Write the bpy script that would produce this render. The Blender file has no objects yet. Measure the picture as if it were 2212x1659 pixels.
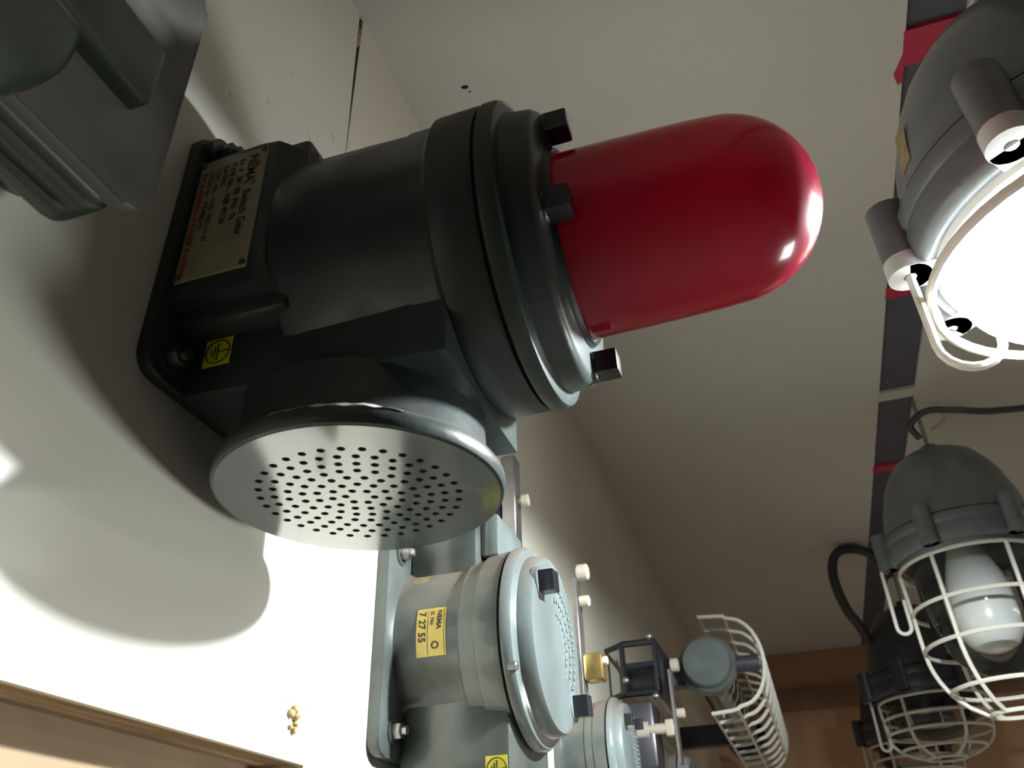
import bpy, bmesh, math, random
from mathutils import Vector, Matrix, geometry
random.seed(7)
scene = bpy.context.scene
C = scene.collection
PI = math.pi

# ------------------------------------------------------------------ camera
# Builder coordinates are metres from the lens: X out of the device wall, Y along it, Z up.
O = Vector((0.297, 0.0, 1.60))          # where the lens is in the room (wall face at x = 0)
F = 1790.0
AX = Vector((0.9482, -0.1957, -0.2504)).normalized()   # room axes seen by the camera (right, down, forward)
AY = Vector((0.3166, 0.5137, 0.7974)); AY = (AY - AX * AY.dot(AX)).normalized()
AZ = AX.cross(AY)
cam = bpy.data.cameras.new('camera'); co = bpy.data.objects.new('camera', cam); C.objects.link(co)
cam.sensor_width = 36.0; cam.lens = F / 2212 * 36.0; cam.clip_start = 0.01
right = Vector((AX[0], AY[0], AZ[0])); down = Vector((AX[1], AY[1], AZ[1])); fwd = Vector((AX[2], AY[2], AZ[2]))
co.matrix_world = Matrix(((right[0], -down[0], -fwd[0], O[0]), (right[1], -down[1], -fwd[1], O[1]),
                          (right[2], -down[2], -fwd[2], O[2]), (0, 0, 0, 1)))
cam.dof.use_dof = True; cam.dof.focus_distance = 0.62; cam.dof.aperture_fstop = 15.0
scene.camera = co
w = bpy.data.worlds.new('world'); scene.world = w; w.use_nodes = True
w.node_tree.nodes['Background'].inputs[0].default_value = (0.9, 0.95, 1.0, 1)
w.node_tree.nodes['Background'].inputs[1].default_value = 0.008
# the lit display across the aisle, lower than the lens: the weaker second light whose soft shadow shows on the wall
def area(name, loc, rot, sx, sy, power, col):
    l = bpy.data.lights.new(name, 'AREA'); l.shape = 'RECTANGLE'; l.size = sx; l.size_y = sy; l.energy = power; l.color = col
    o = bpy.data.objects.new(name, l); C.objects.link(o); o.location = Vector(loc) + O; o.rotation_euler = rot
    return o
al = area('opposite_display_light', (1.05, 1.22, -0.30), (0, 0, 0), 0.35, 0.35, 2.0, (0.97, 1.0, 0.96))
al.rotation_euler = (Vector((1.05, 1.22, -0.30)) - Vector((-0.29, 0.28, 0.08))).to_track_quat('Z', 'Y').to_euler(); al.data.spread = math.radians(75)
area('added_fill_light', (2.6, 2.1, 0.79), (0, 0, 0), 0.3, 1.2, 26.0, (1.0, 0.98, 0.94))  # unseen fill, added to brighten the ceiling and far end; no known fixture
vs = scene.view_settings
scene.display_settings.display_device = 'sRGB'
vs.view_transform = 'Standard'; vs.look = 'None'; vs.gamma = 1.0; vs.exposure = 0.0; vs.use_curve_mapping = False
BULB = 4800.0

# ------------------------------------------------------------------ materials
def mat(name, col, rough=0.5, metal=0.0, coat=0.0, noise=0.0, nscale=40.0, bump=0.0, bscale=120.0, dust=None, spec=0.5, col2=None, dustamt=1.0, coatr=0.12):
    m = bpy.data.materials.new(name); m.use_nodes = True
    nt = m.node_tree; N = nt.nodes; L = nt.links; b = N['Principled BSDF']
    b.inputs['Roughness'].default_value = rough; b.inputs['Metallic'].default_value = metal
    b.inputs['Coat Weight'].default_value = coat; b.inputs['Coat Roughness'].default_value = coatr
    b.inputs['Specular IOR Level'].default_value = spec
    tc = N.new('ShaderNodeTexCoord')
    out = None
    if noise > 0:
        n = N.new('ShaderNodeTexNoise'); n.inputs['Scale'].default_value = nscale; n.inputs['Detail'].default_value = 5
        L.new(tc.outputs['Object'], n.inputs['Vector'])
        r = N.new('ShaderNodeValToRGB'); r.color_ramp.elements[0].position = 0.35; r.color_ramp.elements[1].position = 0.68
        c2 = col2 if col2 else tuple(c * (1 - noise) for c in col)
        r.color_ramp.elements[0].color = (*c2, 1); r.color_ramp.elements[1].color = (*col, 1)
        L.new(n.outputs['Fac'], r.inputs['Fac']); out = r.outputs['Color']
    if dust:
        g = N.new('ShaderNodeNewGeometry'); s = N.new('ShaderNodeSeparateXYZ'); L.new(g.outputs['Normal'], s.inputs[0])
        n2 = N.new('ShaderNodeTexNoise'); n2.inputs['Scale'].default_value = 35; n2.inputs['Detail'].default_value = 6
        L.new(tc.outputs['Object'], n2.inputs['Vector'])
        a = N.new('ShaderNodeMath'); a.operation = 'MULTIPLY_ADD'; a.inputs[1].default_value = 0.9; a.inputs[2].default_value = -0.55
        L.new(n2.outputs['Fac'], a.inputs[0])
        ad = N.new('ShaderNodeMath'); ad.operation = 'ADD'; L.new(s.outputs['Z'], ad.inputs[0]); L.new(a.outputs[0], ad.inputs[1])
        mr = N.new('ShaderNodeMapRange'); mr.inputs['From Min'].default_value = 0.1; mr.inputs['From Max'].default_value = 0.85
        mr.inputs['To Max'].default_value = dustamt
        L.new(ad.outputs[0], mr.inputs['Value'])
        mx = N.new('ShaderNodeMix'); mx.data_type = 'RGBA'
        if out: L.new(out, mx.inputs[6])
        else: mx.inputs[6].default_value = (*col, 1)
        mx.inputs[7].default_value = (*dust, 1)
        L.new(mr.outputs[0], mx.inputs[0]); out = mx.outputs[2]
        rm = N.new('ShaderNodeMapRange'); rm.inputs['To Min'].default_value = rough; rm.inputs['To Max'].default_value = 0.9
        L.new(mr.outputs[0], rm.inputs['Value']); L.new(rm.outputs[0], b.inputs['Roughness'])
    if out: L.new(out, b.inputs['Base Color'])
    else: b.inputs['Base Color'].default_value = (*col, 1)
    if bump > 0:
        n = N.new('ShaderNodeTexNoise'); n.inputs['Scale'].default_value = bscale; n.inputs['Detail'].default_value = 3
        L.new(tc.outputs['Object'], n.inputs['Vector'])
        bp = N.new('ShaderNodeBump'); bp.inputs['Strength'].default_value = bump; bp.inputs['Distance'].default_value = 0.002
        L.new(n.outputs['Fac'], bp.inputs['Height']); L.new(bp.outputs[0], b.inputs['Normal'])
    return m
def emis(name, col, s):
    m = bpy.data.materials.new(name); m.use_nodes = True; nt = m.node_tree; nt.nodes.clear()
    e = nt.nodes.new('ShaderNodeEmission'); e.inputs[0].default_value = (*col, 1); e.inputs[1].default_value = s
    o = nt.nodes.new('ShaderNodeOutputMaterial'); nt.links.new(e.outputs[0], o.inputs[0]); return m
def glass(name, tint, refl=0.12, rough=0.03):
    m = bpy.data.materials.new(name); m.use_nodes = True; nt = m.node_tree; nt.nodes.clear()
    t = nt.nodes.new('ShaderNodeBsdfTransparent'); t.inputs[0].default_value = (*tint, 1)
    g = nt.nodes.new('ShaderNodeBsdfGlossy'); g.inputs['Roughness'].default_value = rough
    fr = nt.nodes.new('ShaderNodeFresnel'); fr.inputs[0].default_value = 1.5
    mx = nt.nodes.new('ShaderNodeMixShader'); nt.links.new(fr.outputs[0], mx.inputs[0])
    nt.links.new(t.outputs[0], mx.inputs[1]); nt.links.new(g.outputs[0], mx.inputs[2])
    o = nt.nodes.new('ShaderNodeOutputMaterial'); nt.links.new(mx.outputs[0], o.inputs[0]); return m
def red_plastic():
    m = bpy.data.materials.new('red_dome'); m.use_nodes = True; nt = m.node_tree; N = nt.nodes; L = nt.links
    b = N['Principled BSDF']; b.inputs['Base Color'].default_value = (0.24, 0.010, 0.032, 1); b.inputs['Roughness'].default_value = 0.22
    b.inputs['Coat Weight'].default_value = 0.6; b.inputs['Coat Roughness'].default_value = 0.08
    t = N.new('ShaderNodeBsdfTranslucent'); t.inputs[0].default_value = (0.33, 0.017, 0.055, 1)
    mx = N.new('ShaderNodeMixShader'); mx.inputs[0].default_value = 0.40
    L.new(b.outputs[0], mx.inputs[1]); L.new(t.outputs[0], mx.inputs[2]); L.new(mx.outputs[0], N['Material Output'].inputs[0]); return m

M = {}
DUST = (0.24, 0.19, 0.155)
M['grey_paint'] = mat('grey_green_paint', (0.125, 0.155, 0.147), 0.33, coat=0.25, noise=0.25, nscale=30, bump=0.12, bscale=160, dust=DUST, dustamt=0.75)
M['beacon_shaded_paint'] = mat('shaded_grey_green_paint', (0.034, 0.046, 0.044), 0.36, spec=0.4, coat=0.1, noise=0.25, nscale=30, bump=0.12, bscale=160, dust=(0.12, 0.092, 0.072), dustamt=0.6)  # darker copy of the grey-green paint, the body's shade put into the colour
M['grey_face'] = mat('grey_green_face', (0.09, 0.108, 0.102), 0.15, coat=1.0, noise=0.15, nscale=25, bump=0.02, bscale=200, coatr=0.10)
M['light_paint'] = mat('light_grey_paint', (0.105, 0.124, 0.116), 0.3, coat=0.35, noise=0.4, nscale=26, bump=0.12, bscale=150, dust=DUST, dustamt=0.9)
M['cover_paint'] = mat('light_grey_cover', (0.19, 0.23, 0.23), 0.25, coat=0.5, noise=0.1, nscale=30, bump=0.1, bscale=120, dust=DUST, dustamt=0.8)
M['near_paint'] = mat('dark_grey_paint', (0.075, 0.073, 0.066), 0.5, coat=0.1, noise=0.2, nscale=25, bump=0.1)
M['near_green'] = mat('dark_green_paint', (0.022, 0.032, 0.024), 0.38, coat=0.2, noise=0.2)
M['black'] = mat('black_enamel', (0.012, 0.014, 0.018), 0.35, coat=0.2, bump=0.1, bscale=250)
M['gap'] = mat('gap_black', (0.006, 0.006, 0.006), 0.8)
M['rubber'] = mat('cable_rubber', (0.05, 0.05, 0.055), 0.55)
M['lamp_body'] = mat('lamp_grey', (0.15, 0.165, 0.18), 0.35, coat=0.3, noise=0.15, bump=0.08)
M['lamp_dark'] = mat('lamp_dark_grey', (0.04, 0.043, 0.06), 0.4, coat=0.2, noise=0.2)
M['lug'] = mat('lug_white', (0.62, 0.63, 0.62), 0.4)
M['wire'] = mat('white_wire', (0.70, 0.69, 0.61), 0.35, coat=0.2)
M['steel'] = mat('steel', (0.46, 0.45, 0.45), 0.32, metal=0.9, noise=0.15, nscale=90)
M['dark_steel'] = mat('dark_steel', (0.10, 0.10, 0.11), 0.35, metal=0.7)
M['brass'] = mat('brass', (0.52, 0.38, 0.14), 0.3, metal=0.9, noise=0.2, nscale=80)
M['beige_plastic'] = mat('beige_nylon', (0.50, 0.44, 0.37), 0.3, coat=0.3)
M['plate'] = mat('nameplate_brass', (0.42, 0.40, 0.24), 0.45, metal=0.0, noise=0.2, nscale=60, coat=0.2)
M['ink'] = mat('black_ink', (0.02, 0.02, 0.02), 0.6)
M['red_ink'] = mat('red_ink', (0.45, 0.05, 0.03), 0.6)
M['yellow'] = mat('yellow_sticker', (0.62, 0.46, 0.08), 0.4, coat=0.2)
M['yellow_bright'] = mat('yellow_earth_sticker', (0.72, 0.66, 0.03), 0.4, coat=0.2)
M['old_label'] = mat('dusty_label', (0.42, 0.34, 0.17), 0.7, noise=0.35, nscale=150)
M['chip'] = mat('chipped_filler', (0.62, 0.58, 0.55), 0.8, noise=0.2)
M['wall'] = mat('white_laminate', (0.76, 0.75, 0.67), 0.33, coat=0.15, noise=0.05, nscale=3, bump=0.02, bscale=60)
M['pale_wood'] = mat('pale_wood_board', (0.36, 0.25, 0.14), 0.6, noise=0.3, nscale=14)
M['wall_cream'] = mat('cream_laminate', (0.76, 0.74, 0.63), 0.4, noise=0.06, nscale=6)
M['ceil'] = mat('ceiling_board', (0.66, 0.645, 0.60), 0.75, noise=0.05, nscale=2.5, bump=0.05, bscale=200)
M['strip'] = mat('slate_blue_channel', (0.11, 0.105, 0.14), 0.6, noise=0.15, nscale=8)
M['tape_red'] = mat('red_tape', (0.50, 0.03, 0.075), 0.5)
M['tape_white'] = mat('white_tape', (0.62, 0.60, 0.55), 0.5)
M['brown'] = mat('brown_wall', (0.55, 0.32, 0.18), 0.6, noise=0.15, nscale=3)
M['brown_trim'] = mat('dark_brown_trim', (0.26, 0.14, 0.08), 0.55)
M['floor'] = mat('grey_floor_tile', (0.30, 0.28, 0.25), 0.6, noise=0.1, nscale=4)
M['dim_wall'] = mat('dim_room_wall', (0.09, 0.085, 0.08), 0.8)
M['foam'] = mat('yellow_filler', (0.50, 0.36, 0.16), 0.8, noise=0.6, nscale=300, bump=0.6, bscale=300)
M['reflector'] = mat('white_enamel', (0.85, 0.85, 0.85), 0.35)
M['bulb_on'] = emis('lit_bulb', (0.95, 0.98, 1.0), BULB)
M['bulb_off'] = mat('opal_bulb', (0.72, 0.73, 0.72), 0.25, coat=0.6)
M['glass'] = glass('clear_glass', (0.93, 0.95, 0.94))
M['red'] = red_plastic()
def wood():
    m = bpy.data.materials.new('plywood_edge'); m.use_nodes = True; nt = m.node_tree; N = nt.nodes; L = nt.links; b = N['Principled BSDF']
    tc = N.new('ShaderNodeTexCoord'); mp = N.new('ShaderNodeMapping'); mp.inputs['Scale'].default_value = (60, 4, 60)
    L.new(tc.outputs['Object'], mp.inputs[0])
    n = N.new('ShaderNodeTexNoise'); n.inputs['Scale'].default_value = 1.6; n.inputs['Detail'].default_value = 6; L.new(mp.outputs[0], n.inputs['Vector'])
    r = N.new('ShaderNodeValToRGB'); e = r.color_ramp.elements
    e[0].position = 0.3; e[0].color = (0.13, 0.075, 0.035, 1); e[1].position = 0.62; e[1].color = (0.40, 0.30, 0.18, 1)
    L.new(n.outputs['Fac'], r.inputs[0]); L.new(r.outputs[0], b.inputs['Base Color']); b.inputs['Roughness'].default_value = 0.7
    return m
M['wood'] = wood()

# ------------------------------------------------------------------ mesh helpers
class MB:
    def __init__(s): s.v = []; s.f = []
    def add(s, vs, fs):
        o = len(s.v); s.v += [tuple(p) for p in vs]; s.f += [tuple(i + o for i in q) for q in fs]; return s
    def bm(s, b):
        b.verts.index_update()
        s.add([v.co[:] for v in b.verts], [[v.index for v in q.verts] for q in b.faces]); b.free(); return s
    def box(s, x0, x1, y0, y1, z0, z1, bev=0.0, seg=2):
        b = bmesh.new(); bmesh.ops.create_cube(b, size=1.0)
        for v in b.verts:
            v.co = Vector(((x0 + x1) / 2 + v.co.x * (x1 - x0), (y0 + y1) / 2 + v.co.y * (y1 - y0), (z0 + z1) / 2 + v.co.z * (z1 - z0)))
        if bev > 0: bmesh.ops.bevel(b, geom=b.edges[:], offset=bev, segments=seg, affect='EDGES', profile=0.5)
        return s.bm(b)
    def prism(s, poly, axis, a0, a1, bev=0.0, seg=2):
        """poly in the two other axes (in x,y,z order), extruded along axis"""
        def P(q, a):
            q = list(q); q.insert(axis, a); return q
        b = bmesh.new(); n = len(poly)
        lo = [b.verts.new(P(q, a0)) for q in poly]; hi = [b.verts.new(P(q, a1)) for q in poly]
        b.faces.new(lo); top = b.faces.new(hi[::-1])
        for i in range(n): b.faces.new((lo[i], lo[(i + 1) % n], hi[(i + 1) % n], hi[i]))
        if bev > 0:
            bmesh.ops.bevel(b, geom=[e for e in top.edges], offset=bev, segments=seg, affect='EDGES', profile=0.5)
        return s.bm(b)
    def lathe(s, axis, c, prof, n=64, a0=0.0, a1=2 * PI):
        """prof: list of (position along axis, radius); c: centre in the two other axes"""
        full = abs(a1 - a0 - 2 * PI) < 1e-6; m = n if full else n + 1
        rings = []; vs = []; fs = []
        for (a, r) in prof:
            if r < 1e-7:
                q = [c[0], c[1]]; q.insert(axis, a); rings.append([len(vs)] * m); vs.append(q); continue
            ring = []
            for i in range(m):
                t = a0 + (a1 - a0) * i / n
                q = [c[0] + r * math.cos(t), c[1] + r * math.sin(t)]; q.insert(axis, a); ring.append(len(vs)); vs.append(q)
            rings.append(ring)
        for A, B in zip(rings, rings[1:]):
            for i in range(n):
                j = (i + 1) % m if full else i + 1
                q = [A[i], A[j], B[j], B[i]]; d = []
                for k in q:
                    if k not in d: d.append(k)
                if len(d) > 2: fs.append(d)
        return s.add(vs, fs)
    def tube(s, path, r, n=8, closed=False):
        P = [Vector(p) for p in path]; m = len(P); vs = []; fs = []
        def tan(i):
            a = P[(i - 1) % m] if (closed or i > 0) else P[0]; b = P[(i + 1) % m] if (closed or i < m - 1) else P[-1]
            return (b - a).normalized()
        t = tan(0); u = t.orthogonal().normalized()
        for i in range(m):
            t = tan(i); u = (u - t * u.dot(t)).normalized(); w_ = t.cross(u)
            rr = r[i] if isinstance(r, (list, tuple)) else r
            for k in range(n):
                a = 2 * PI * k / n; vs.append(P[i] + (u * math.cos(a) + w_ * math.sin(a)) * rr)
        for i in range(m if closed else m - 1):
            j = (i + 1) % m
            for k in range(n):
                l = (k + 1) % n; fs.append((i * n + k, i * n + l, j * n + l, j * n + k))
        if not closed:
            fs.append(tuple(range(n))[::-1]); fs.append(tuple(range((m - 1) * n, m * n)))
        return s.add(vs, fs)
    def sphere(s, c, r, n=16, sz=1.0):
        return s.lathe(2, (c[0], c[1]), [(c[2] + r * sz * math.sin(-PI / 2 + PI * i / n), r * math.cos(-PI / 2 + PI * i / n) if 0 < i < n else 0) for i in range(n + 1)], n * 2)
    def xform(s, mtx):
        s.v = [tuple(mtx @ Vector(p)) for p in s.v]; return s
    def build(s, name, m, parent=None, smooth=True, angle=38):
        me = bpy.data.meshes.new(name); o = bpy.data.objects.new(name, me); C.objects.link(o)
        org = Vector(parent['_o']) if parent else Vector((0, 0, 0))
        me.from_pydata([Vector(p) - org for p in s.v], [], s.f)
        b = bmesh.new(); b.from_mesh(me); bmesh.ops.recalc_face_normals(b, faces=b.faces[:]); b.to_mesh(me); b.free()
        if smooth:
            me.polygons.foreach_set('use_smooth', [True] * len(me.polygons)); me.set_sharp_from_angle(angle=math.radians(angle))
        me.materials.append(M[m] if isinstance(m, str) else m)
        o['_o'] = tuple(org)
        if parent: o.parent = parent
        else: o.location = O
        return o
def soft(path, k=6):
    P = [Vector(p) for p in path]; P = [P[0] * 2 - P[1]] + P + [P[-1] * 2 - P[-2]]; out = []
    for i in range(1, len(P) - 2):
        for j in range(k):
            t = j / k
            out.append(0.5 * (2 * P[i] + (P[i + 1] - P[i - 1]) * t + (2 * P[i - 1] - 5 * P[i] + 4 * P[i + 1] - P[i + 2]) * t * t + (3 * P[i] - P[i - 1] - 3 * P[i + 1] + P[i + 2]) * t ** 3))
    return out + [P[-2]]
def rrect(x0, x1, y0, y1, r, n=5):
    out = []
    for cx, cy, a in ((x1 - r, y1 - r, 0), (x0 + r, y1 - r, PI / 2), (x0 + r, y0 + r, PI), (x1 - r, y0 + r, 3 * PI / 2)):
        out += [(cx + r * math.cos(a + PI / 2 * i / n), cy + r * math.sin(a + PI / 2 * i / n)) for i in range(n + 1)]
    return out
def thing(name, label, cat, org, group=None):
    o = bpy.data.objects.new(name, None); C.objects.link(o); o.location = Vector(org) + O; o['_o'] = tuple(org); o.empty_display_size = 0.02
    o['label'] = label; o['category'] = cat
    if group: o['group'] = group
    return o
def struct(o): o['kind'] = 'structure'; return o
def text(name, s, size, m, parent, origin, right_, up, align='LEFT', extr=0.0, xs=1.0):
    """flat lettering lying in the plane spanned by right_ and up"""
    cu = bpy.data.curves.new(name, 'FONT'); cu.body = s; cu.size = size; cu.align_x = align; cu.extrude = extr; cu.resolution_u = 3; cu.offset = size * 0.022
    t = bpy.data.objects.new(name + '_tmp', cu); C.objects.link(t)
    bpy.context.view_layer.update()
    me = bpy.data.meshes.new_from_object(t.evaluated_get(bpy.context.evaluated_depsgraph_get()))
    bpy.data.objects.remove(t)
    r = Vector(right_).normalized(); u = Vector(up).normalized(); n = r.cross(u)
    b = MB(); b.add([Vector(origin) + r * v.co.x * xs + u * v.co.y + n * v.co.z for v in me.vertices], [list(p.vertices) for p in me.polygons])
    bpy.data.meshes.remove(me)
    return b.build(name, m, parent, smooth=False)

# ------------------------------------------------------------------ the setting
W = -0.297; CE = 0.815; FARY = 3.25; XR = 5.2; YB = -4.5; FL = -1.6; NZ = 0.088; NY = 0.489; JY = 0.455
wl = struct(MB().box(W - 0.09, W - 0.03, YB, FARY + 0.05, FL, CE + 0.05).build('wall_left', 'pale_wood', smooth=False))
MB().prism([(YB, NZ), (NY - 0.0005, NZ), (NY - 0.0005, 0.12), (JY - 0.0002, 0.12), (JY - 0.0002, 0.55), (JY - 0.0012, 0.62), (JY - 0.0035, 0.72), (JY - 0.0055, CE), (YB, CE)], 0, W - 0.004, W).build('wall_panel', 'wall', wl, smooth=False)
MB().prism([(NY, FL), (FARY, FL), (FARY, CE), (JY + 0.002, CE), (JY + 0.0012, 0.74), (JY + 0.0, 0.6), (JY, 0.1205), (NY, 0.1205)], 0, W - 0.0295, W).build('wall_panel', 'wall_cream', wl, smooth=False)
MB().prism([(JY - 0.012, 0.5), (JY - 0.0, 0.5), (JY + 0.0009, 0.74), (JY + 0.0018, CE), (JY - 0.012, CE)], 0, W - 0.0295, W - 0.0012).build('joint_backing', 'gap', wl, smooth=False)
# plywood core of the panel: its sawn edge is seen from below
for k in range(3):
    MB().box(W - 0.0042 - 0.0085 * (k + 1) + 0.0003, W - 0.0042 - 0.0085 * k, YB, NY - 0.001, NZ + 0.0003 * (k == 1), NZ + 0.02, 0.0004, 1).build('plywood_layer', 'wood', wl, smooth=False)
# crumbling filler in the joint near the ceiling, chips in wall and ceiling
b = MB()
for i in range(14):
    z = 0.765 + 0.045 * random.random(); b.sphere((W - 0.003 + 0.002 * random.random(), JY - 0.001 + random.uniform(-0.004, 0.003) * (z - 0.74) / 0.06, z), random.uniform(0.002, 0.0038), 6)
b.build('joint_filler', 'foam', wl)
b = MB()
for i in range(9):
    b.sphere((W + 0.001, 0.471 + random.uniform(-0.004, 0.004), 0.111 + random.uniform(-0.006, 0.008)), random.uniform(0.0015, 0.0032), 6)
b.build('plaster_chip', 'foam', wl)
for (y, z, ln, an) in ((0.36, 0.60, 0.006, 0.3), (0.34, 0.54, 0.008, 1.2), (0.40, 0.56, 0.02, 0.9), (0.43, 0.60, 0.012, 1.0), (0.30, 0.50, 0.007, 1.3)):
    d = Vector((0, math.cos(an), -math.sin(an))) * ln
    p = Vector((W + 0.0001, y, z)); MB().tube([p - d / 2, p, p + d / 2], [0.00005, 0.00016, 0.00005], 4).build('scratch', 'gap', wl)

ce = struct(MB().box(W - 0.17, XR, YB, FARY + 0.05, CE + 0.03, CE + 0.07).build('ceiling', 'ceil', smooth=False))
MB().box(W - 0.02, 0.259, YB, FARY, CE, CE + 0.03).build('ceiling_board', 'ceil', ce, smooth=False)
MB().box(0.322, XR, YB, FARY, CE, CE + 0.03).build('ceiling_board', 'ceil', ce, smooth=False)
def poly_chip(c, r, n, name):
    b = MB(); pts = [(c[0] + r * random.uniform(.6, 1.2) * math.cos(2 * PI * i / n), c[1] + r * random.uniform(.5, 1.1) * math.sin(2 * PI * i / n)) for i in range(n)]
    b.prism(pts, 2, CE - 0.0004, CE + 0.001).build(name, 'gap', ce, smooth=False)
poly_chip((-0.2245, 0.571), 0.0042, 7, 'paint_chip'); poly_chip((-0.2215, 0.5785), 0.0016, 6, 'paint_chip')
t1 = struct(MB().box(0.2585, 0.3225, YB, FARY, CE + 0.006, CE + 0.031).build('trim_1', 'strip', smooth=False))
for (y, wd, m) in ((0.690, 0.048, 'tape_red'), (1.148, 0.03, 'tape_red'), (1.475, 0.030, 'tape_white'), (1.79, 0.03, 'tape_red')):
    MB().box(0.2575, 0.3235, y - wd / 2, y + wd / 2, CE - 0.0006, CE + 0.006).build('tape_band', m, t1, smooth=False)
MB().prism([(0.249, 0.722), (0.2595, 0.690), (0.2595, 0.735), (0.254, 0.738)], 2, CE - 0.001, CE + 0.001).build('tape_end', 'tape_red', t1, smooth=False)
wf = struct(MB().box(W - 0.17, XR + 0.05, FARY, FARY + 0.05, FL, CE + 0.05).build('wall_far', 'brown', smooth=False))
t2 = struct(MB().box(W, XR, FARY - 0.03, FARY, CE - 0.20, CE - 0.13, 0.004).build('trim_2', 'brown_trim'))
struct(MB().box(XR, XR + 0.05, YB, FARY, FL, CE + 0.05).build('wall_right', 'dim_wall', smooth=False))
struct(MB().box(W - 0.17, XR + 0.05, YB - 0.05, YB, FL, CE + 0.05).build('wall_back', 'dim_wall', smooth=False))
struct(MB().box(W - 0.17, XR + 0.05, YB - 0.05, FARY + 0.05, FL - 0.05, FL).build('floor', 'floor', smooth=False))

# ------------------------------------------------------------------ small hardware
def hexhead(b, axis, c, a0, a1, r, n=6, rot=0.2, bev=0.0008):
    b.prism([(c[0] + r * math.cos(rot + 2 * PI * i / n), c[1] + r * math.sin(rot + 2 * PI * i / n)) for i in range(n)], axis, a0, a1, bev)
def wall_bolt(parent, x, y, z, r=0.0062, m='steel'):
    k = MB().lathe(0, (y, z), [(x, 0), (x, r * 1.55), (x + 0.0018, r * 1.55), (x + 0.0018, 0)], 20).build('washer', m, parent)
    b = MB(); hexhead(b, 0, (y, z), x + 0.0018, x + 0.0018 + r * 1.05, r); b.lathe(0, (y, z), [(x + 0.002, r * .55), (x + 0.004 + r * 1.3, r * .55), (x + 0.0045 + r * 1.3, r * .4), (x + 0.0045 + r * 1.3, 0)], 14)
    b.build('bolt', m, parent)
def square_bolt(parent, x, y, z, s, h, ang, m='black'):
    b = MB(); b.prism([(y + s * math.cos(ang + PI / 4 + i * PI / 2) * .7071, z + s * math.sin(ang + PI / 4 + i * PI / 2) * .7071) for i in range(4)], 0, x - 0.001, x + h, 0.0012)
    b.build('bolt', m, parent)
def earth_sticker(parent, P, r_, u_, wd, ht):
    P = Vector(P); r = Vector(r_).normalized(); u = Vector(u_).normalized(); n = r.cross(u)
    b = MB(); q = [P, P + r * wd, P + r * wd + u * ht, P + u * ht]
    b.add(q + [p + n * 0.0004 for p in q], [(0, 1, 2, 3), (4, 5, 6, 7), (0, 1, 5, 4), (1, 2, 6, 5), (2, 3, 7, 6), (3, 0, 4, 7)])
    st = b.build('earth_sticker', 'yellow_bright', parent, smooth=False)
    c = P + r * wd / 2 + u * ht / 2 + n * 0.0006; R = min(wd, ht) * 0.44
    b = MB(); b.tube([c + (r * math.cos(a) + u * math.sin(a)) * R for a in [2 * PI * i / 28 for i in range(28)]], 0.0004, 4, True)
    b.tube([c + r * R, c], 0.0004, 4)
    for i, L_ in enumerate((0.75, 0.5, 0.25)):
        o_ = c - r * (R * 0.25 * i); b.tube([o_ - u * R * L_, o_ + u * R * L_], 0.0004, 4)
    b.build('earth_symbol', 'ink', st, smooth=False)

# ------------------------------------------------------------------ 1. the beacon with the red dome
AYc, AZc = 0.37, 0.3434
bc = thing('alarm_beacon', 'grey-green wall beacon in shade-darkened paint with red dome lamp and perforated round sounder below', 'alarm beacon', (W, AYc, AZc))
bp = MB().prism(rrect(0.279, 0.461, 0.2515, 0.4355, 0.014), 0, W + 0.0004, -0.2885, 0.0025).build('base_plate', 'beacon_shaded_paint', bc)
b = MB()   # cast body: barrel, side bosses, lower housing
b.lathe(0, (AYc, AZc), [(-0.289, 0.0), (-0.289, 0.080), (-0.236, 0.080), (-0.228, 0.0895), (-0.222, 0.0905), (-0.18, 0.0898), (-0.152, 0.0890), (-0.150, 0.0900), (-0.136, 0.0900), (-0.1335, 0.0915), (-0.1315, 0.0938), (-0.108, 0.0942), (-0.1062, 0.0930), (-0.1058, 0.0)], 96)
b.build('barrel', 'beacon_shaded_paint', bc)
b = MB()   # nameplate boss on the near side, with sloping shoulder
b.prism([(-0.289, 0.300), (-0.245, 0.300), (-0.2335, 0.300), (-0.216, 0.318), (-0.216, 0.37), (-0.289, 0.37)], 2, 0.296, 0.4095, 0.0025)
b.xform(Matrix.Translation((0, -0.0165, 0))); b.build('nameplate_boss', 'beacon_shaded_paint', bc)
MB().box(-0.289, -0.219, 0.2945, 0.4455, 0.285, 0.418, 0.004).build('rear_housing', 'beacon_shaded_paint', bc)
b = MB()
b.prism([(-0.289, 0.250), (-0.200, 0.247), (-0.132, 0.243), (-0.132, 0.345), (-0.289, 0.345)], 1, 0.3105, 0.4295, 0.003)
b.build('lower_housing', 'beacon_shaded_paint', bc)
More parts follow.
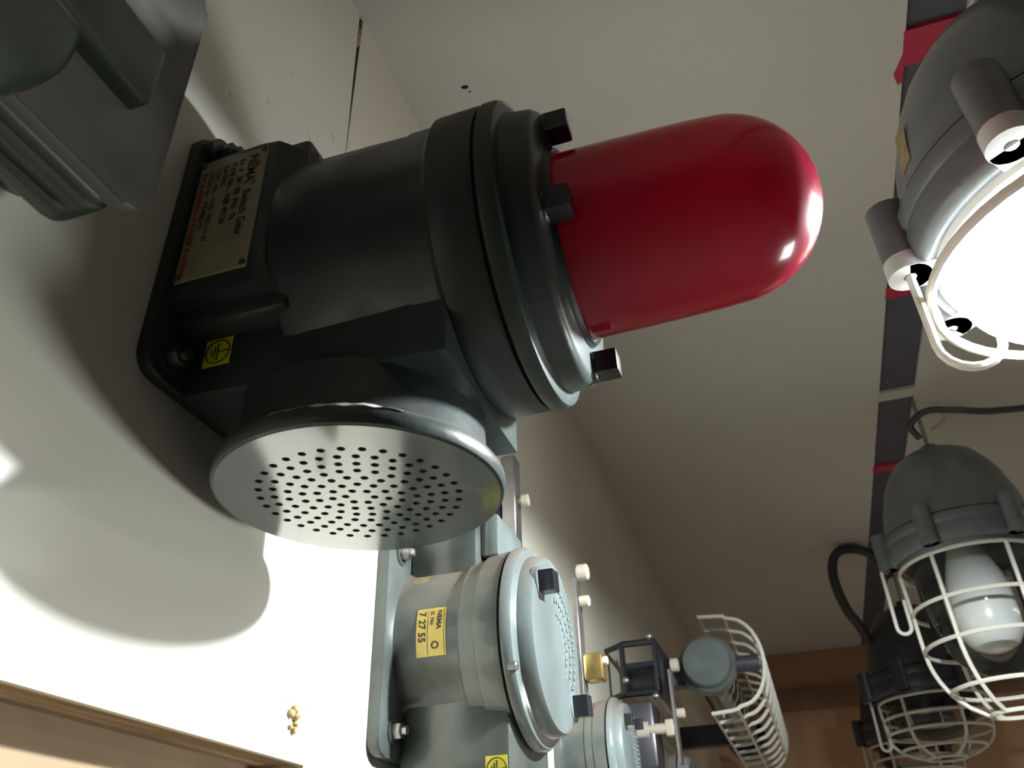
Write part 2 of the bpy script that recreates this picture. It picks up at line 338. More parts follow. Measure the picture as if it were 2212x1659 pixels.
# cover with flange
b = MB().lathe(0, (AYc, AZc), [(-0.1045, 0.0), (-0.1045, 0.0930), (-0.1035, 0.0946), (-0.0975, 0.0946), (-0.0942, 0.0932), (-0.0930, 0.0895), (-0.0928, 0.0868), (-0.0915, 0.0858), (-0.0800, 0.0846), (-0.0768, 0.0825), (-0.0755, 0.0790), (-0.0752, 0.062), (-0.0735, 0.0612), (-0.0730, 0.0575), (-0.0745, 0.0570), (-0.0745, 0.0)], 96)
cv = b.build('cover', 'beacon_shaded_paint', bc)
MB().lathe(0, (AYc, AZc), [(-0.1060, 0.0), (-0.1060, 0.0905), (-0.1043, 0.0905), (-0.1043, 0.0)], 64).build('joint_gap', 'gap', bc)
for (a, rr) in ((131, 0.0715), (201, 0.066), (-59, 0.0735), (30, 0.0715)):
    a_ = math.radians(a); y = AYc + rr * math.cos(a_); z = AZc + rr * math.sin(a_)
    MB().lathe(0, (y, z), [(-0.078, 0.0098), (-0.0748, 0.0095), (-0.0738, 0.0085), (-0.0738, 0)], 20).build('bolt_seat', 'beacon_shaded_paint', bc)
    square_bolt(bc, -0.0742, y, z, 0.0138, 0.0135, math.radians(6))
# the red dome, hollow shell
prof = [(-0.074, 0.0568), (-0.05, 0.0564), (-0.02, 0.0557), (0.005, 0.0548), (0.016, 0.0540)]
n = 16
prof += [(0.016 + 0.0535 * math.sin(PI / 2 * i / n), 0.0540 * math.cos(PI / 2 * i / n) if i < n else 0) for i in range(1, n + 1)]
dome = MB().lathe(0, (AYc, AZc), prof, 80).build('dome', 'red', bc, angle=80)
dome['label'] = 'glossy red bullet-shaped lamp dome'
MB().lathe(0, (AYc, AZc), [(-0.0740, 0.0568), (-0.0715, 0.0600), (-0.0735, 0.0612)], 64).build('dome_seal', 'black', bc)
# sounder
SX, SY, SZ = -0.206, 0.370, 0.200
MB().lathe(2, (SX, SY), [(0.2015, 0.0772), (0.2022, 0.0792), (0.2045, 0.0804), (0.2095, 0.0804), (0.2118, 0.0790), (0.2128, 0.0768), (0.2135, 0.0722), (0.216, 0.0705), (0.247, 0.0690), (0.249, 0.067), (0.249, 0.0)], 96).build('sounder_body', 'beacon_shaded_paint', bc)
MB().lathe(2, (SX, SY), [(0.2052, 0.0), (0.2052, 0.074)], 48).build('cavity_shade_disc', 'gap', bc)  # shade of the hollow hub, put in as a black disc behind the holes
holes = []
for k in range(1, 8):
    nk = (6, 11, 16, 21, 26, 31, 33)[k - 1]; off = random.random() * 2 * PI
    for i in range(nk):
        a = off + 2 * PI * i / nk; rr = 0.0078 * k + random.uniform(-1, 1) * 0.0002
        holes.append((rr * math.cos(a), rr * math.sin(a)))
HR = 0.00225; NS = 10
v2 = [Vector((0.0775 * math.cos(2 * PI * i / 96), 0.0775 * math.sin(2 * PI * i / 96))) for i in range(96)]
ed = [(i, (i + 1) % 96) for i in range(96)]
for hx, hy in holes:
    o_ = len(v2); v2 += [Vector((hx + HR * math.cos(2 * PI * i / NS), hy + HR * math.sin(2 * PI * i / NS))) for i in range(NS)]
    ed += [(o_ + i, o_ + (i + 1) % NS) for i in range(NS)]
cv_, ce_, cf_, *_r = geometry.delaunay_2d_cdt(v2, ed, [], 0, 1e-7)
fs = []
for q in cf_:
    cx = sum(cv_[i].x for i in q) / len(q); cy = sum(cv_[i].y for i in q) / len(q)
    if not any((cx - hx) ** 2 + (cy - hy) ** 2 < (HR * 0.98) ** 2 for hx, hy in holes): fs.append(list(q))
b = MB(); b.add([(SX + p.x, SY + p.y, SZ + 0.0013) for p in cv_], fs)
for hx, hy in holes:
    lo = [(SX + hx + HR * math.cos(2 * PI * i / NS), SY + hy + HR * math.sin(2 * PI * i / NS), SZ + 0.0013) for i in range(NS)]
    hi = [(p[0], p[1], SZ + 0.0045) for p in lo]
    b.add(lo + hi, [(i, (i + 1) % NS, NS + (i + 1) % NS, NS + i) for i in range(NS)])
sp = b.build('perforated_plate', 'grey_face', bc, smooth=False); sp['label'] = 'grey sounder face drilled with rings of small holes'
# paint chip on the sounder rim
b = MB(); vs_ = []; fs_ = []
for i in range(17):
    a = math.radians(-98 + 52 * i / 16 + random.uniform(-1, 1)); h0 = 0.2112 - 0.001 * (i % 3 == 0); h1 = 0.2112 + 0.0004 + random.random() * 0.0022 * math.sin(PI * i / 16)
    for h, r_ in ((h0, 0.0808), (h1, 0.0790)): vs_.append((SX + r_ * math.cos(a), SY + r_ * math.sin(a), h))
fs_ = [(2 * i, 2 * i + 2, 2 * i + 3, 2 * i + 1) for i in range(16)]
b.add(vs_, fs_).build('paint_chip', 'chip', bc)
# mounting bolts
wall_bolt(bc, -0.2840, 0.2945, 0.4225, 0.0082, 'dark_steel'); MB().lathe(0, (0.2945, 0.4225), [(-0.2890, 0.0), (-0.2890, 0.0128), (-0.2842, 0.0128), (-0.2840, 0.0)], 24).build('bolt_pad', 'beacon_shaded_paint', bc); wall_bolt(bc, -0.2886, 0.296, 0.2665, 0.0062, 'dark_steel')
wall_bolt(bc, -0.2886, 0.447, 0.4235, 0.0066, 'dark_steel'); wall_bolt(bc, -0.2886, 0.447, 0.2665, 0.0062, 'dark_steel')
earth_sticker(bc, (-0.2785, 0.3101, 0.2660), (1, 0, 0), (0, 0, 1), 0.0175, 0.0185)
# nameplate: reads downwards, letter tops towards the dome
NPY = 0.2832
npl = MB().box(-0.2865, -0.2395, NPY - 0.0010, NPY + 0.001, 0.3080, 0.4050, 0.0004, 1).build('nameplate', 'plate', bc, smooth=False)
for (x, z) in ((-0.2420, 0.4025), (-0.2420, 0.3105), (-0.2843, 0.3105), (-0.2843, 0.4025)):
    MB().lathe(1, (x, z), [(NPY - 0.001, 0.0021), (NPY - 0.0022, 0.0018), (NPY - 0.0026, 0.0)], 12).build('rivet', 'dark_steel', npl)
TP = NPY - 0.0012; RD = (0, 0, -1); UP = (1, 0, 0)
def ln(s, x, z, size, m='ink', xs=1.0): text('lettering', s, size, m, npl, (x, TP, z), RD, UP, xs=xs)
ln('NEMA', -0.2515, 0.400, 0.0092, xs=0.95); ln('TM', -0.2462, 0.3775, 0.0028); ln('Switch Gear', -0.2515, 0.3700, 0.0078, xs=0.95)
MB().box(-0.2455, -0.2430, TP - 0.0001, TP + 0.0001, 0.3895, 0.3925).build('logo_mark', 'red_ink', npl, smooth=False)
ln('Ex  d   IIA  IIB  IP65  T6', -0.2578, 0.3985, 0.0056, xs=0.95)
ln('TYPE No. : NJB 40126', -0.2640, 0.3975, 0.0056, xs=1.0)
ln('RATING', -0.2692, 0.3965, 0.0048)
ln('CERT. No.   1178 / 998 / 11-07', -0.2742, 0.3955, 0.0048, xs=0.98)
ln('CCOE No.   P204881/13', -0.2790, 0.3945, 0.0048, xs=0.98)
z = 0.3950
while z > 0.315:
    L_ = random.uniform(0.0015, 0.0042)
    MB().box(-0.2843 + random.uniform(0, .0004), -0.2808 - random.uniform(0, .0006), TP - 0.0001, TP + 0.0001, z - L_, z).build('red_mark', 'red_ink', npl, smooth=False)
    z -= L_ + random.uniform(0.0006, 0.0022)

# ------------------------------------------------------------------ 2. the enclosure close to the lens
ne = thing('switch_enclosure', 'dark grey cast switch enclosure with rounded front plate, partly beyond the frame', 'enclosure', (W, 0.08, 0.36))
MB().box(W + 0.0004, -0.272, 0.0, 0.190, 0.285, 0.50, 0.006).build('neck', 'near_green', ne)
MB().box(-0.281, -0.2445, -0.04, 0.200, 0.270, 0.52, 0.010, 4).build('body', 'near_green', ne)
MB().prism(rrect(-0.06, 0.2125, 0.2735, 0.452, 0.016), 0, -0.2475, -0.240, 0.0025).build('front_plate', 'near_paint', ne)
MB().box(-0.244, -0.228, 0.02, 0.187, 0.322, 0.362, 0.004).build('hinge_block', 'near_green', ne)
MB().lathe(0, (0.075, 0.315), [(-0.242, 0.074), (-0.234, 0.073), (-0.230, 0.068), (-0.229, 0.0)], 56).build('round_cover', 'near_green', ne)
for x_, z_ in ((-0.254, 0.2695), (-0.266, 0.2705)): MB().tube([(x_, -0.04, z_), (x_, 0.188, z_)], 0.0035, 8).build('rib', 'near_green', ne)
MB().lathe(0, (0.128, 0.345), [(-0.229, 0.007), (-0.219, 0.007), (-0.218, 0.006), (-0.218, 0)], 16).build('bolt', 'steel', ne)

# ------------------------------------------------------------------ 3. grey enclosures further along the wall
def enclosure(name, label, yc, zc, r, xg, m1, m2, bolts, group=None, full=True):
    k = r / 0.08
    e = thing(name, label, 'enclosure', (W, yc, zc), group)
    MB().prism(rrect(yc - 0.088 * k, yc + 0.088 * k, zc - 0.088 * k, zc + 0.088 * k, 0.012 * k), 0, W + 0.0004, W + 0.010, 0.002).build('base_plate', m1, e)
    L = xg - W
    MB().lathe(0, (yc, zc), [(W + 0.009, 0), (W + 0.009, 0.0745 * k), (W + 0.016, 0.0715 * k), (xg - 0.036 * k, 0.0712 * k), (xg - 0.034 * k, 0.0735 * k), (xg - 0.022 * k, 0.0745 * k), (xg - 0.0205 * k, 0.0765 * k), (xg - 0.006, 0.0782 * k), (xg - 0.0016, 0.0782 * k), (xg - 0.0012, 0.0765 * k), (xg - 0.0010, 0)], 72).build('barrel', m1, e)
    MB().lathe(0, (yc, zc), [(xg - 0.0011, 0), (xg - 0.0011, 0.0755 * k), (xg + 0.0008, 0.0755 * k), (xg + 0.0008, 0)], 48).build('joint_gap', 'gap', e)
    cv = MB().lathe(0, (yc, zc), [(xg + 0.0006, 0), (xg + 0.0006, 0.0785 * k), (xg + 0.0015, 0.0800 * k), (xg + 0.0065 * k, 0.0800 * k), (xg + 0.0095 * k, 0.0780 * k), (xg + 0.0105 * k, 0.0735 * k), (xg + 0.012 * k, 0.0715 * k), (xg + 0.020 * k, 0.0705 * k), (xg + 0.0235 * k, 0.0680 * k), (xg + 0.0245 * k, 0.0640 * k), (xg + 0.0252 * k, 0.0)], 80).build('cover', m2, e)
    xf = xg + 0.0246 * k
    for a in bolts:
        a_ = math.radians(a); y = yc + 0.058 * k * math.cos(a_); z = zc + 0.058 * k * math.sin(a_)
        MB().lathe(0, (y, z), [(xf - 0.004, 0.013 * k), (xf + 0.0006, 0.0125 * k), (xf + 0.001, 0.0115 * k), (xf + 0.001, 0)], 20).build('bolt_seat', m2, e)
        square_bolt(e, xf, y, z, 0.0165 * k, 0.0135 * k, math.radians(8))
    if full:   # raised cast lettering on the cover, worn to lumps
        b = MB()
        for row, (rr, n_) in enumerate(((0.046, 19), (0.034, 13), (0.022, 9))):
            for i in range(n_):
                a = math.radians(-110 - 150 * (i + 0.5) / n_ + 160); y = yc + rr * k * math.cos(a + 1.0); z = zc + rr * k * math.sin(a + 1.0)
                hw = 0.0022 * k
                b.box(xf, xf + 0.0016, y - hw * random.uniform(.3, .9), y + hw * random.uniform(.3, .9), z - hw * random.uniform(.4, 1.2), z + hw * random.uniform(.4, 1.2), 0.0004, 1)
        o = b.build('cast_lettering', m2, e); o['kind'] = 'stuff'
    return e
e2 = enclosure('sounder_enclosure', 'light grey round enclosure with yellow serial sticker beside the beacon', 0.658, 0.193, 0.080, -0.199, 'light_paint', 'cover_paint', (142, -46))
wall_bolt(e2, W + 0.010, 0.592, 0.262, 0.006); wall_bolt(e2, W + 0.010, 0.592, 0.124, 0.006)
MB().box(W + 0.009, -0.228, 0.612, 0.70, 0.245, 0.318, 0.004).build('cable_entry', 'light_paint', e2)
MB().box(-0.2285, -0.212, 0.622, 0.69, 0.262, 0.30, 0.003).build('entry_cap', 'cover_paint', e2)
MB().box(W + 0.009, -0.2015, 0.607, 0.709, 0.072, 0.19, 0.003).build('lower_housing', 'light_paint', e2)
MB().lathe(2, (-0.238, 0.658), [(0.01, 0.0), (0.01, 0.070), (0.013, 0.072), (0.025, 0.072), (0.029, 0.062), (0.085, 0.058), (0.085, 0)], 64).build('sounder_body', 'light_paint', e2)
earth_sticker(e2, (-0.2195, 0.6066, 0.0865), (1, 0, 0), (0, 0, 1), 0.0165, 0.0175)
def curved_label(parent, yc, zc, r, x0, x1, a0, a1, m, name='serial_sticker', n=10):
    b = MB(); vs_ = []
    for i in range(n + 1):
        a = math.radians(a0 + (a1 - a0) * i / n)
        for x in (x0, x1): vs_.append((x, yc + r * math.cos(a), zc + r * math.sin(a)))
    o_ = len(vs_)
    fs_ = [(2 * i, 2 * i + 1, 2 * i + 3, 2 * i + 2) for i in range(n)]
    return b.add(vs_, fs_).build(name, m, parent)
def curved_text(parent, s, size, m, yc, zc, r, x, a0, xs=1.0):
    """letters wrapped on a barrel, reading downwards on the near side, tops towards +X"""
    o = text('lettering', s, size, m, parent, (0, 0, 0), (1, 0, 0), (0, 1, 0), xs=xs)
    org = Vector(parent['_o'])
    for v in o.data.vertices:
        p = v.co + org; a = math.radians(a0) + p.x / r
        v.co = Vector((x + p.y, yc + r * math.cos(a), zc + r * math.sin(a))) - org
    return o
RS = 0.0716
st = curved_label(e2, 0.658, 0.193, RS, -0.2685, -0.2440, 165, 195, 'yellow')
curved_text(st, 'NEMA', 0.0056, 'ink', 0.658, 0.193, RS + 0.0003, -0.2515, 167)
curved_text(st, 'Sl. No', 0.0046, 'ink', 0.658, 0.193, RS + 0.0003, -0.2570, 167)
curved_text(st, '7 27 55', 0.0080, 'ink', 0.658, 0.193, RS + 0.0003, -0.2665, 167, xs=1.0)
lg = curved_text(st, 'O', 0.0085, 'ink', 0.658, 0.193, RS + 0.0003, -0.2560, 186, xs=0.9)
for (x, a, c) in ((-0.2457, 160.7, 0), (-0.2593, 160.7, 0)):
    vs_ = []
    for i in range(9):
        a_ = math.radians(166 + 28 * i / 8)
        for dx in (0, 0.0003): vs_.append((x + dx, 0.658 + (RS + 0.0003) * math.cos(a_), 0.193 + (RS + 0.0003) * math.sin(a_)))
    MB().add(vs_, [(2 * i, 2 * i + 1, 2 * i + 3, 2 * i + 2) for i in range(8)]).build('printed_line', 'ink', st)
MB().lathe(0, (0.5875, 0.160), [(-0.194, 0.0), (-0.194, 0.0035), (-0.188, 0.0035), (-0.187, 0.0025), (-0.187, 0)], 14).build('flange_screw', 'steel', e2)
curved_label(e2, 0.658, 0.193, RS, -0.284, -0.268, 131, 141, 'old_label', 'dusty_label')

enclosure('sounder_enclosure', 'pale grey round enclosure between the two steel lever arms', 1.14, 0.187, 0.066, -0.232, 'light_paint', 'cover_paint', (140, 50, -40, -130))
enclosure('sounder_enclosure', 'small pale grey enclosure behind the second lever arm', 1.60, 0.19, 0.062, -0.215, 'light_paint', 'cover_paint', (140, 50, -40, -130), full=False)

# ------------------------------------------------------------------ 4. lever switches
def lever_switch(label, x, y, z0, z1, knobs, clampz, bodyz, brass='brass', group=None, wbar=0.010):
    e = thing('limit_switch', label, 'limit switch', (W, y + 0.03, bodyz))
    MB().box(W + 0.0004, x - 0.03, y + 0.004, y + 0.072, bodyz - 0.05, bodyz + 0.05, 0.006).build('body', 'dark_steel', e)
    MB().box(x, x + 0.005, y, y + wbar * 2.2, z0, z1, 0.0008, 1).build('lever_arm', 'steel', e)
    for (z, r, L_) in knobs:
        MB().lathe(0, (y + wbar, z), [(x + 0.004, 0), (x + 0.004, r * .6), (x + 0.006, r), (x + 0.006 + L_, r), (x + 0.0075 + L_, r * .8), (x + 0.0075 + L_, 0)], 20).build('roller', 'beige_plastic', e)
    MB().box(x - 0.014, x + 0.0, y + 0.002, y + wbar * 2.2 - .002, clampz - 0.012, clampz + 0.012, 0.002).build('clamp', brass, e)
    MB().lathe(0, (y + wbar, clampz), [(x - 0.034, 0.0), (x - 0.034, 0.007), (x - 0.013, 0.007), (x - 0.013, 0)], 16).build('shaft', 'steel', e)
    return e
l1 = lever_switch('steel lever arm switch with two pale rollers beside the yellow-stickered enclosure', -0.209, 0.86, 0.196, 0.322, ((0.330, 0.009, 0.010), (0.297, 0.0062, 0.009)), 0.24, 0.25)
b = MB().box(-0.204, -0.183, 0.865, 0.885, 0.212, 0.240, 0.003).build('brass_block', 'brass', l1)
MB().lathe(0, (0.872, 0.232), [(-0.184, 0.0042), (-0.179, 0.0042), (-0.178, 0.0)], 14).build('screw', 'lug', l1)
l2 = lever_switch('steel lever arm switch with beige rollers beside the caged tube light', -0.185, 1.36, 0.20, 0.338, ((0.345, 0.0105, 0.011), (0.272, 0.0075, 0.011)), 0.252, 0.245, 'beige_plastic')
MB().lathe(0, (1.37, 0.252), [(-0.245, 0.013), (-0.225, 0.013), (-0.225, 0.008), (-0.198, 0.008)], 18).build('plunger', 'beige_plastic', l2)
l0 = thing('limit_switch', 'black wall switch with flat steel bar tucked behind the beacon', 'limit switch', (W, 0.82, 0.40))
MB().box(W + 0.0004, -0.268, 0.80, 0.87, 0.325, 0.45, 0.005).build('body', 'black', l0)
MB().box(-0.268, -0.252, 0.80, 0.822, 0.345, 0.455, 0.0012, 1).build('lever_arm', 'steel', l0)
MB().box(-0.266, -0.251, 0.802, 0.820, 0.335, 0.345, 0.001).build('brass_foot', 'brass', l0)
MB().lathe(0, (0.811, 0.400), [(-0.252, 0.0), (-0.252, 0.004), (-0.247, 0.004), (-0.247, 0.0068), (-0.240, 0.0068), (-0.240, 0)], 16).build('screw', 'beige_plastic', l0)

# ------------------------------------------------------------------ 5. black bracket frame
fb = thing('bracket_frame', 'open black rectangular bracket frame with small bolts on the wall', 'bracket', (W, 1.42, 0.35))
b = MB(); y0 = 1.40
P4 = [(-0.262, y0, 0.395), (-0.206, y0, 0.395), (-0.206, y0, 0.315), (-0.262, y0, 0.315)]
for i in range(4): b.tube([P4[i], P4[(i + 1) % 4]], 0.0055, 6)
b.build('front_bar', 'black', fb)
for p in P4[:1] + P4[3:]: MB().tube([p, (W + 0.0006, p[1] + 0.03, p[2])], 0.005, 6).build('stay', 'black', fb)
MB().box(-0.212, -0.203, y0, y0 + 0.16, 0.310, 0.400, 0.002).build('side_plate', 'black', fb)
for (x, z) in ((-0.212, 0.402), (-0.212, 0.306), (-0.258, 0.335)):
    MB().sphere((x, y0 - 0.006, z), 0.006, 8).build('bolt', 'steel', fb)

# ------------------------------------------------------------------ 6. caged tube light
TX, TY, TZ = -0.137, 1.52, 0.3836
tl = thing('caged_tube_light', 'long grey tube light in white wire guard on the wall', 'tube light', (W, TY + 0.35, TZ))
MB().lathe(1, (TX, TZ), [(TY, 0), (TY, 0.040), (TY + 0.004, 0.0435), (TY + 0.012, 0.0445), (TY + 0.016, 0.049), (TY + 0.022, 0.051), (TY + 0.040, 0.051), (TY + 0.044, 0.047), (TY + 0.07, 0.045), (TY + 0.07, 0)], 48).build('end_cap', 'grey_paint', tl)
MB().lathe(1, (TX, TZ), [(TY + 0.75, 0.045), (TY + 0.76, 0.05), (TY + 0.82, 0.05), (TY + 0.82, 0)], 32).build('end_cap', 'lamp_dark', tl)
MB().lathe(1, (TX, TZ), [(TY + 0.07, 0.036), (TY + 0.76, 0.036)], 32).build('glass_tube', 'glass', tl)
MB().lathe(1, (TX, TZ), [(TY + 0.06, 0.0), (TY + 0.06, 0.013), (TY + 0.77, 0.013), (TY + 0.77, 0.0)], 16).build('lamp_tube', 'bulb_off', tl)
for y in (TY + 0.05, TY + 0.70):
    MB().box(W + 0.0004, TX - 0.03, y, y + 0.035, TZ - 0.025, TZ + 0.025, 0.003).build('wall_arm', 'lamp_dark', tl)
MB().lathe(0, (TY + 0.03, TZ - 0.004), [(TX + 0.045, 0.014), (TX + 0.088, 0.014), (TX + 0.088, 0)], 18).build('cable_gland', 'lamp_dark', tl)
def hoop(y):
    pts = [(TX - 0.005, y, TZ + 0.084), (TX + 0.035, y, TZ + 0.081)]
    for i in range(9):
        a = PI / 2 - PI * i / 8; pts.append((TX + 0.045 + 0.052 * math.cos(a), y, TZ + 0.076 * math.sin(a)))
    pts += [(TX + 0.035, y, TZ - 0.081), (TX - 0.005, y, TZ - 0.084)]
    return pts
hoop_me = None
for i in range(10):
    y = TY + 0.02 + i * 0.085
    if hoop_me is None:
        h = MB().tube(soft(hoop(y), 3), 0.0036, 6).build('guard_hoop', 'wire', tl); hoop_me = h.data
    else:
        h = bpy.data.objects.new('guard_hoop', hoop_me); C.objects.link(h); h.parent = tl; h.location = (0, i * 0.085, 0)
for (x, z) in ((TX - 0.003, TZ + 0.084), (TX - 0.003, TZ - 0.084), (TX + 0.086, TZ + 0.048), (TX + 0.086, TZ - 0.048), (TX + 0.04, TZ - 0.081), (TX + 0.04, TZ + 0.081)):
    MB().tube([(x, TY + 0.015, z), (x, TY + 0.40, z), (x, TY + 0.78, z)], 0.0028, 6).build('guard_rail', 'wire', tl)

# ------------------------------------------------------------------ 7. hanging well-glass lamps
def lamp(label, cx, cy, z0, s, body, kind, cage=True, depth=0.245, hooks=(205,), hookr=0.0035, lugm=None, lugs=(180,), hookR=0.0225, hookL=0.075, hookU=0.04, hookoff=0.0, cw=6, cw0=52, group='lamps hanging under the ceiling channel', glassd=None, glassr=0.100):
    e = thing('pendant_lamp', label, 'lamp', (cx, cy, z0), group)
    c = (cx, cy)
    def Z(h): return z0 + h * s
    MB().lathe(2, c, [(Z(0.229), 0), (Z(0.229), 0.030 * s), (Z(0.222), 0.0545 * s), (Z(0.207), 0.078 * s), (Z(0.178), 0.0975 * s), (Z(0.156), 0.108 * s), (Z(0.108), 0.1225 * s), (Z(0.078), 0.1275 * s), (Z(0.073), 0.1300 * s), (Z(0.060), 0.1330 * s), (Z(0.058), 0.0)], 72).build('housing', body, e)
    MB().lathe(2, c, [(Z(0.0575), 0.1290 * s), (Z(0.0575), 0.1340 * s), (Z(0.054), 0.1365 * s), (Z(0.042), 0.1365 * s), (Z(0.038), 0.1340 * s), (Z(0.034), 0.1345 * s), (Z(0.030), 0.1360 * s), (Z(0.012), 0.1345 * s), (Z(0.006), 0.1310 * s), (Z(0.004), 0.1270 * s), (Z(0.006), 0.1200 * s)], 72).build('flange', body, e)
    MB().lathe(2, c, [(Z(0.006), 0.1210 * s), (Z(0.000), 0.1190 * s), (Z(-0.002), 0.1150 * s), (Z(0.002), 0.1100 * s)], 72).build('bezel_ring', 'lug' if kind == 'on' else body, e)
    MB().lathe(2, c, [(Z(0.006), 0.1205 * s), (Z(0.03), 0.105 * s), (Z(0.055), 0.06 * s), (Z(0.056), 0.0)], 48).build('reflector', 'reflector' if kind == 'on' else body, e)
    gd = (glassd or depth * 0.82) * s; gr = glassr * s; n = 14
    prof = [(Z(0.004), gr), (Z(0.004) - gd * 0.35, gr * 0.99)]
    prof += [(Z(0.004) - gd * 0.35 - gd * 0.65 * math.sin(PI / 2 * i / n), gr * 0.99 * (math.cos(PI / 2 * i / n) if i < n else 0)) for i in range(1, n + 1)]
    MB().lathe(2, c, prof, 56).build('glass', 'glass', e, angle=80)
    if kind == 'on':
        MB().lathe(2, c, [(Z(0.055), 0.0), (Z(0.055), 0.020), (Z(0.018), 0.016), (Z(0.018), 0)], 20).build('lamp_holder', 'reflector', e)
        MB().sphere((cx, cy, Z(0.002)), 0.021, 10, 0.9).build('bulb', 'bulb_on', e)
    elif kind == 'off':
        MB().lathe(2, c, [(Z(0.03), 0.030 * s), (Z(0.0), 0.040 * s), (Z(-0.03), 0.049 * s), (Z(-0.07), 0.055 * s), (Z(-0.105), 0.057 * s), (Z(-0.135), 0.052 * s), (Z(-0.155), 0.038 * s), (Z(-0.165), 0.018 * s), (Z(-0.168), 0)], 32).build('bulb', 'bulb_off', e, angle=80)
    # lugs with screws
    for la in lugs:
        a = math.radians(la); d = Vector((math.cos(a), math.sin(a), 0)); t = Vector((-d.y, d.x, 0)); q = Vector((cx, cy, 0)) + d * 0.139 * s
        MB().lathe(2, (q.x, q.y), [(Z(0.075), 0), (Z(0.075), 0.0165 * s), (Z(0.02), 0.0160 * s), (Z(0.018), 0)], 20).build('lug', body, e)
        fo = MB().lathe(2, (q.x, q.y), [(Z(0.0195), 0.0), (Z(0.0195), 0.0165 * s), (Z(0.004), 0.0165 * s), (Z(0.004), 0.005 * s), (Z(0.007), 0.005 * s), (Z(0.007), 0)], 20)
        p1 = q - d * 0.034 * s
        fo.add([(p1 + t * sg * 0.0155 * s + d * dd * s) * 1.0 + Vector((0, 0, zz)) for dd in (0.0, 0.034) for sg in (-1, 1) for zz in (Z(0.0040), Z(0.0190))],
               [(0, 1, 3, 2), (4, 5, 7, 6), (0, 1, 5, 4), (2, 3, 7, 6), (0, 2, 6, 4), (1, 3, 7, 5)])
        fo.build('lug_foot', lugm or body, e)
    for a in hooks:    # J-shaped wire catches
        a = math.radians(a); d = Vector((math.cos(a), math.sin(a), 0)); t = Vector((0, 0, 1)).cross(d); q = Vector((cx, cy, 0)) + d * (0.139 + hookoff) * s
        ht = Vector((1.0, 0.1, 0)).normalized(); R_ = hookR * s; L_ = hookL * s
        pts = [q + Vector((0, 0, Z(0.012))), q + Vector((0, 0, Z(0.012) - L_ * .5)), q + Vector((0, 0, Z(0.012) - L_))]
        for i in range(1, 10):
            an = PI - PI * i / 9 * 1.0; pts.append(q + ht * (R_ + R_ * math.cos(an)) + Vector((0, 0, Z(0.012) - L_ - R_ * math.sin(an))))
        pts += [q + ht * 2 * R_ + Vector((0, 0, Z(0.012) - L_ + hookU * s))]
        MB().tube(pts, hookr * s, 8).build('wire_catch', 'wire', e)
    if cage:
        rc = 0.1215 * s; g = MB(); D = depth * s; wr = 0.0038 * s
        def rr(u): return rc * (1 - 0.06 * u) if u < 0.55 else rc * 0.967 * math.sqrt(max(0.0, 1 - ((u - 0.55) / 0.485) ** 2)) * 1.0
        zt = Z(-0.006)
        for u in (0.0, 0.30, 0.56, 0.84):
            g = MB(); g.tube([(cx + rr(u) * math.cos(2 * PI * i / 40), cy + rr(u) * math.sin(2 * PI * i / 40), zt - D * u) for i in range(40)], wr, 6, True).build('guard_ring', 'wire', e)
        MB().tube([(cx + rr(1.0) * math.cos(2 * PI * i / 24), cy + rr(1.0) * math.sin(2 * PI * i / 24), zt - D) for i in range(24)], wr, 6, True).build('guard_ring', 'wire', e)
        for k in range(cw):
            a = math.radians(cw0 + 360 / cw * k)
            MB().tube([(cx + rr(u) * math.cos(a), cy + rr(u) * math.sin(a), zt - D * u) for u in [i / 16 for i in range(17)]], wr, 6).build('guard_wire', 'wire', e)
    MB().lathe(2, c, [(Z(0.227), 0.0), (Z(0.227), 0.018 * s), (Z(0.245), 0.016 * s), (Z(0.245), 0)], 20).build('hanging_boss', body, e)
    top = Z(0.245)
    MB().tube([(cx, cy, top - 0.002), (cx, cy, (top + CE) / 2), (cx, cy, CE - 0.001)], 0.004, 8).build('hanging_rod', 'steel', e)
    return e
L1 = lamp('lit grey pendant lamp glowing white beside the red dome', 0.29, 0.57, 0.418, 1.0, 'lamp_body', 'on', cage=False, hooks=(176,), lugm='lug', lugs=(176, 233, 136, 300, 40), glassd=0.06, glassr=0.112)
b = MB()
MB().tube([(0.29 + 0.131 * math.cos(2 * PI * i / 48), 0.57 + 0.131 * math.sin(2 * PI * i / 48), 0.398) for i in range(48)], 0.004, 8, True).build('guard_ring', 'wire', L1)
for k in range(4):
    a = math.radians(245 + 90 * k); MB().tube([(0.29 + 0.131 * math.cos(a), 0.57 + 0.131 * math.sin(a), 0.398), (0.29 + 0.131 * math.cos(a), 0.57 + 0.131 * math.sin(a), 0.424)], 0.004, 8).build('guard_wire', 'wire', L1)
lb = curved_label(L1, 0, 0, 1, 0, 0, 0, 1, 'old_label', 'dusty_label', 1); bpy.data.objects.remove(lb)
b = MB(); vs_ = []
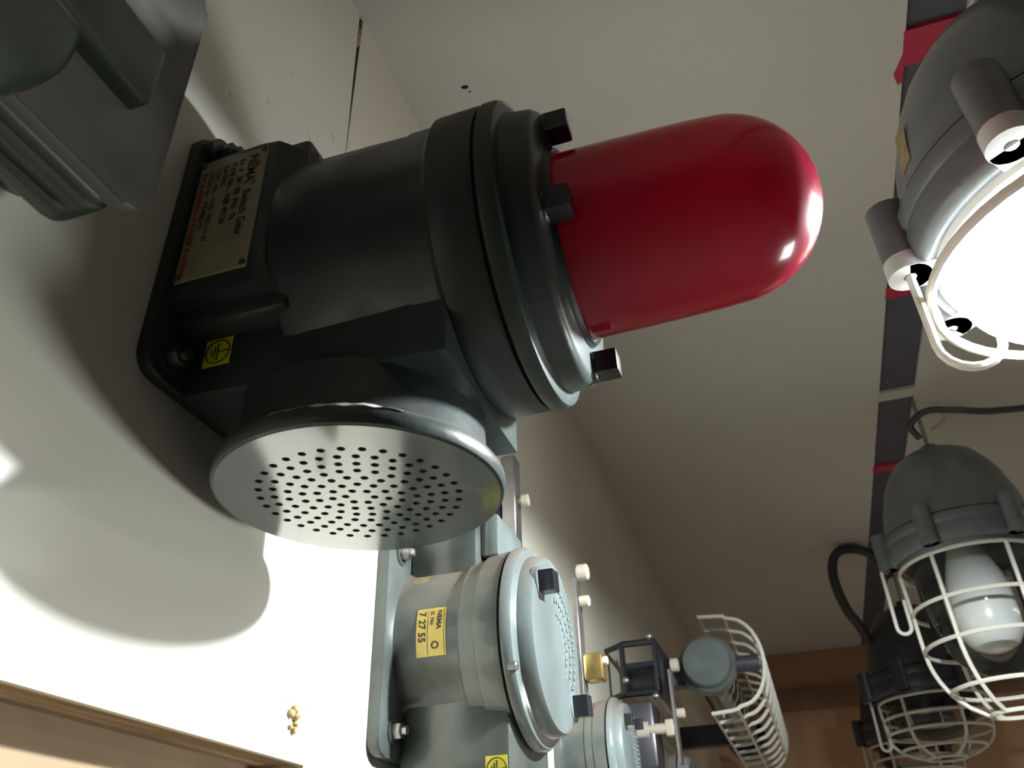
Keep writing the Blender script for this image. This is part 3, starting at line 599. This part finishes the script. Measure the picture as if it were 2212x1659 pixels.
for i in range(7):
    a = math.radians(189 + 9 * i / 6)
    for zz, rr_ in ((0.50, 0.1270), (0.545, 0.1208)): vs_.append((0.29 + rr_ * math.cos(a), 0.57 + rr_ * math.sin(a), zz))
b.add(vs_, [(2 * i, 2 * i + 1, 2 * i + 3, 2 * i + 2) for i in range(6)]).build('dusty_label', 'old_label', L1)
L2 = lamp('grey pendant lamp with opal bulb in white wire cage', 0.320, 1.51, 0.494, 0.90, 'lamp_body', 'off', hooks=(178,), hookR=0.0125, hookL=0.115, hookU=0.05, hookoff=0.013, lugs=(178, 238, 300, 60), depth=0.262)
MB().tube(soft([(0.305, 1.48, 0.72), (0.295, 1.47, 0.745), (0.32, 1.44, 0.752), (0.36, 1.42, 0.735), (0.42, 1.42, 0.72), (0.52, 1.45, 0.735), (0.62, 1.5, CE - 0.002)]), 0.006, 8).build('power_cable', 'rubber', L2)
hk = thing('ceiling_hook', 'thin bent wire hook in the ceiling above the caged lamp', 'hook', (0.363, 1.53, CE))
MB().tube(soft([(0.363, 1.535, CE - 0.001), (0.366, 1.53, 0.79), (0.365, 1.525, 0.775), (0.352, 1.52, 0.762), (0.335, 1.515, 0.752)]), 0.0033, 8).build('wire', 'wire', hk)
L3 = lamp('dark pendant lamp with shallow wire cage behind the opal-bulb lamp', 0.300, 2.25, 0.425, 0.95, 'lamp_dark', 'none', hooks=(180,), hookR=0.012, hookL=0.11, hookU=0.04, lugs=(180, 240, 300, 60), depth=0.13, glassd=0.10)
MB().tube(soft([(0.20, 2.22, 0.56), (0.185, 2.21, 0.60), (0.165, 2.20, 0.64), (0.153, 2.19, 0.69), (0.152, 2.19, 0.735), (0.163, 2.20, 0.775), (0.185, 2.21, 0.797), (0.22, 2.22, 0.80), (0.26, 2.23, 0.78), (0.29, 2.24, 0.72)]), 0.012, 8).build('power_cable', 'rubber', L3)
L4 = lamp('dark pendant lamp hanging farthest along the ceiling channel', 0.300, 2.85, 0.42, 1.0, 'lamp_dark', 'none', hooks=(180,), hookR=0.012, hookL=0.11, hookU=0.04, lugs=(180, 240, 300, 60), depth=0.13, glassd=0.10)

for o in bpy.data.objects:
    if '_o' in o: del o['_o']
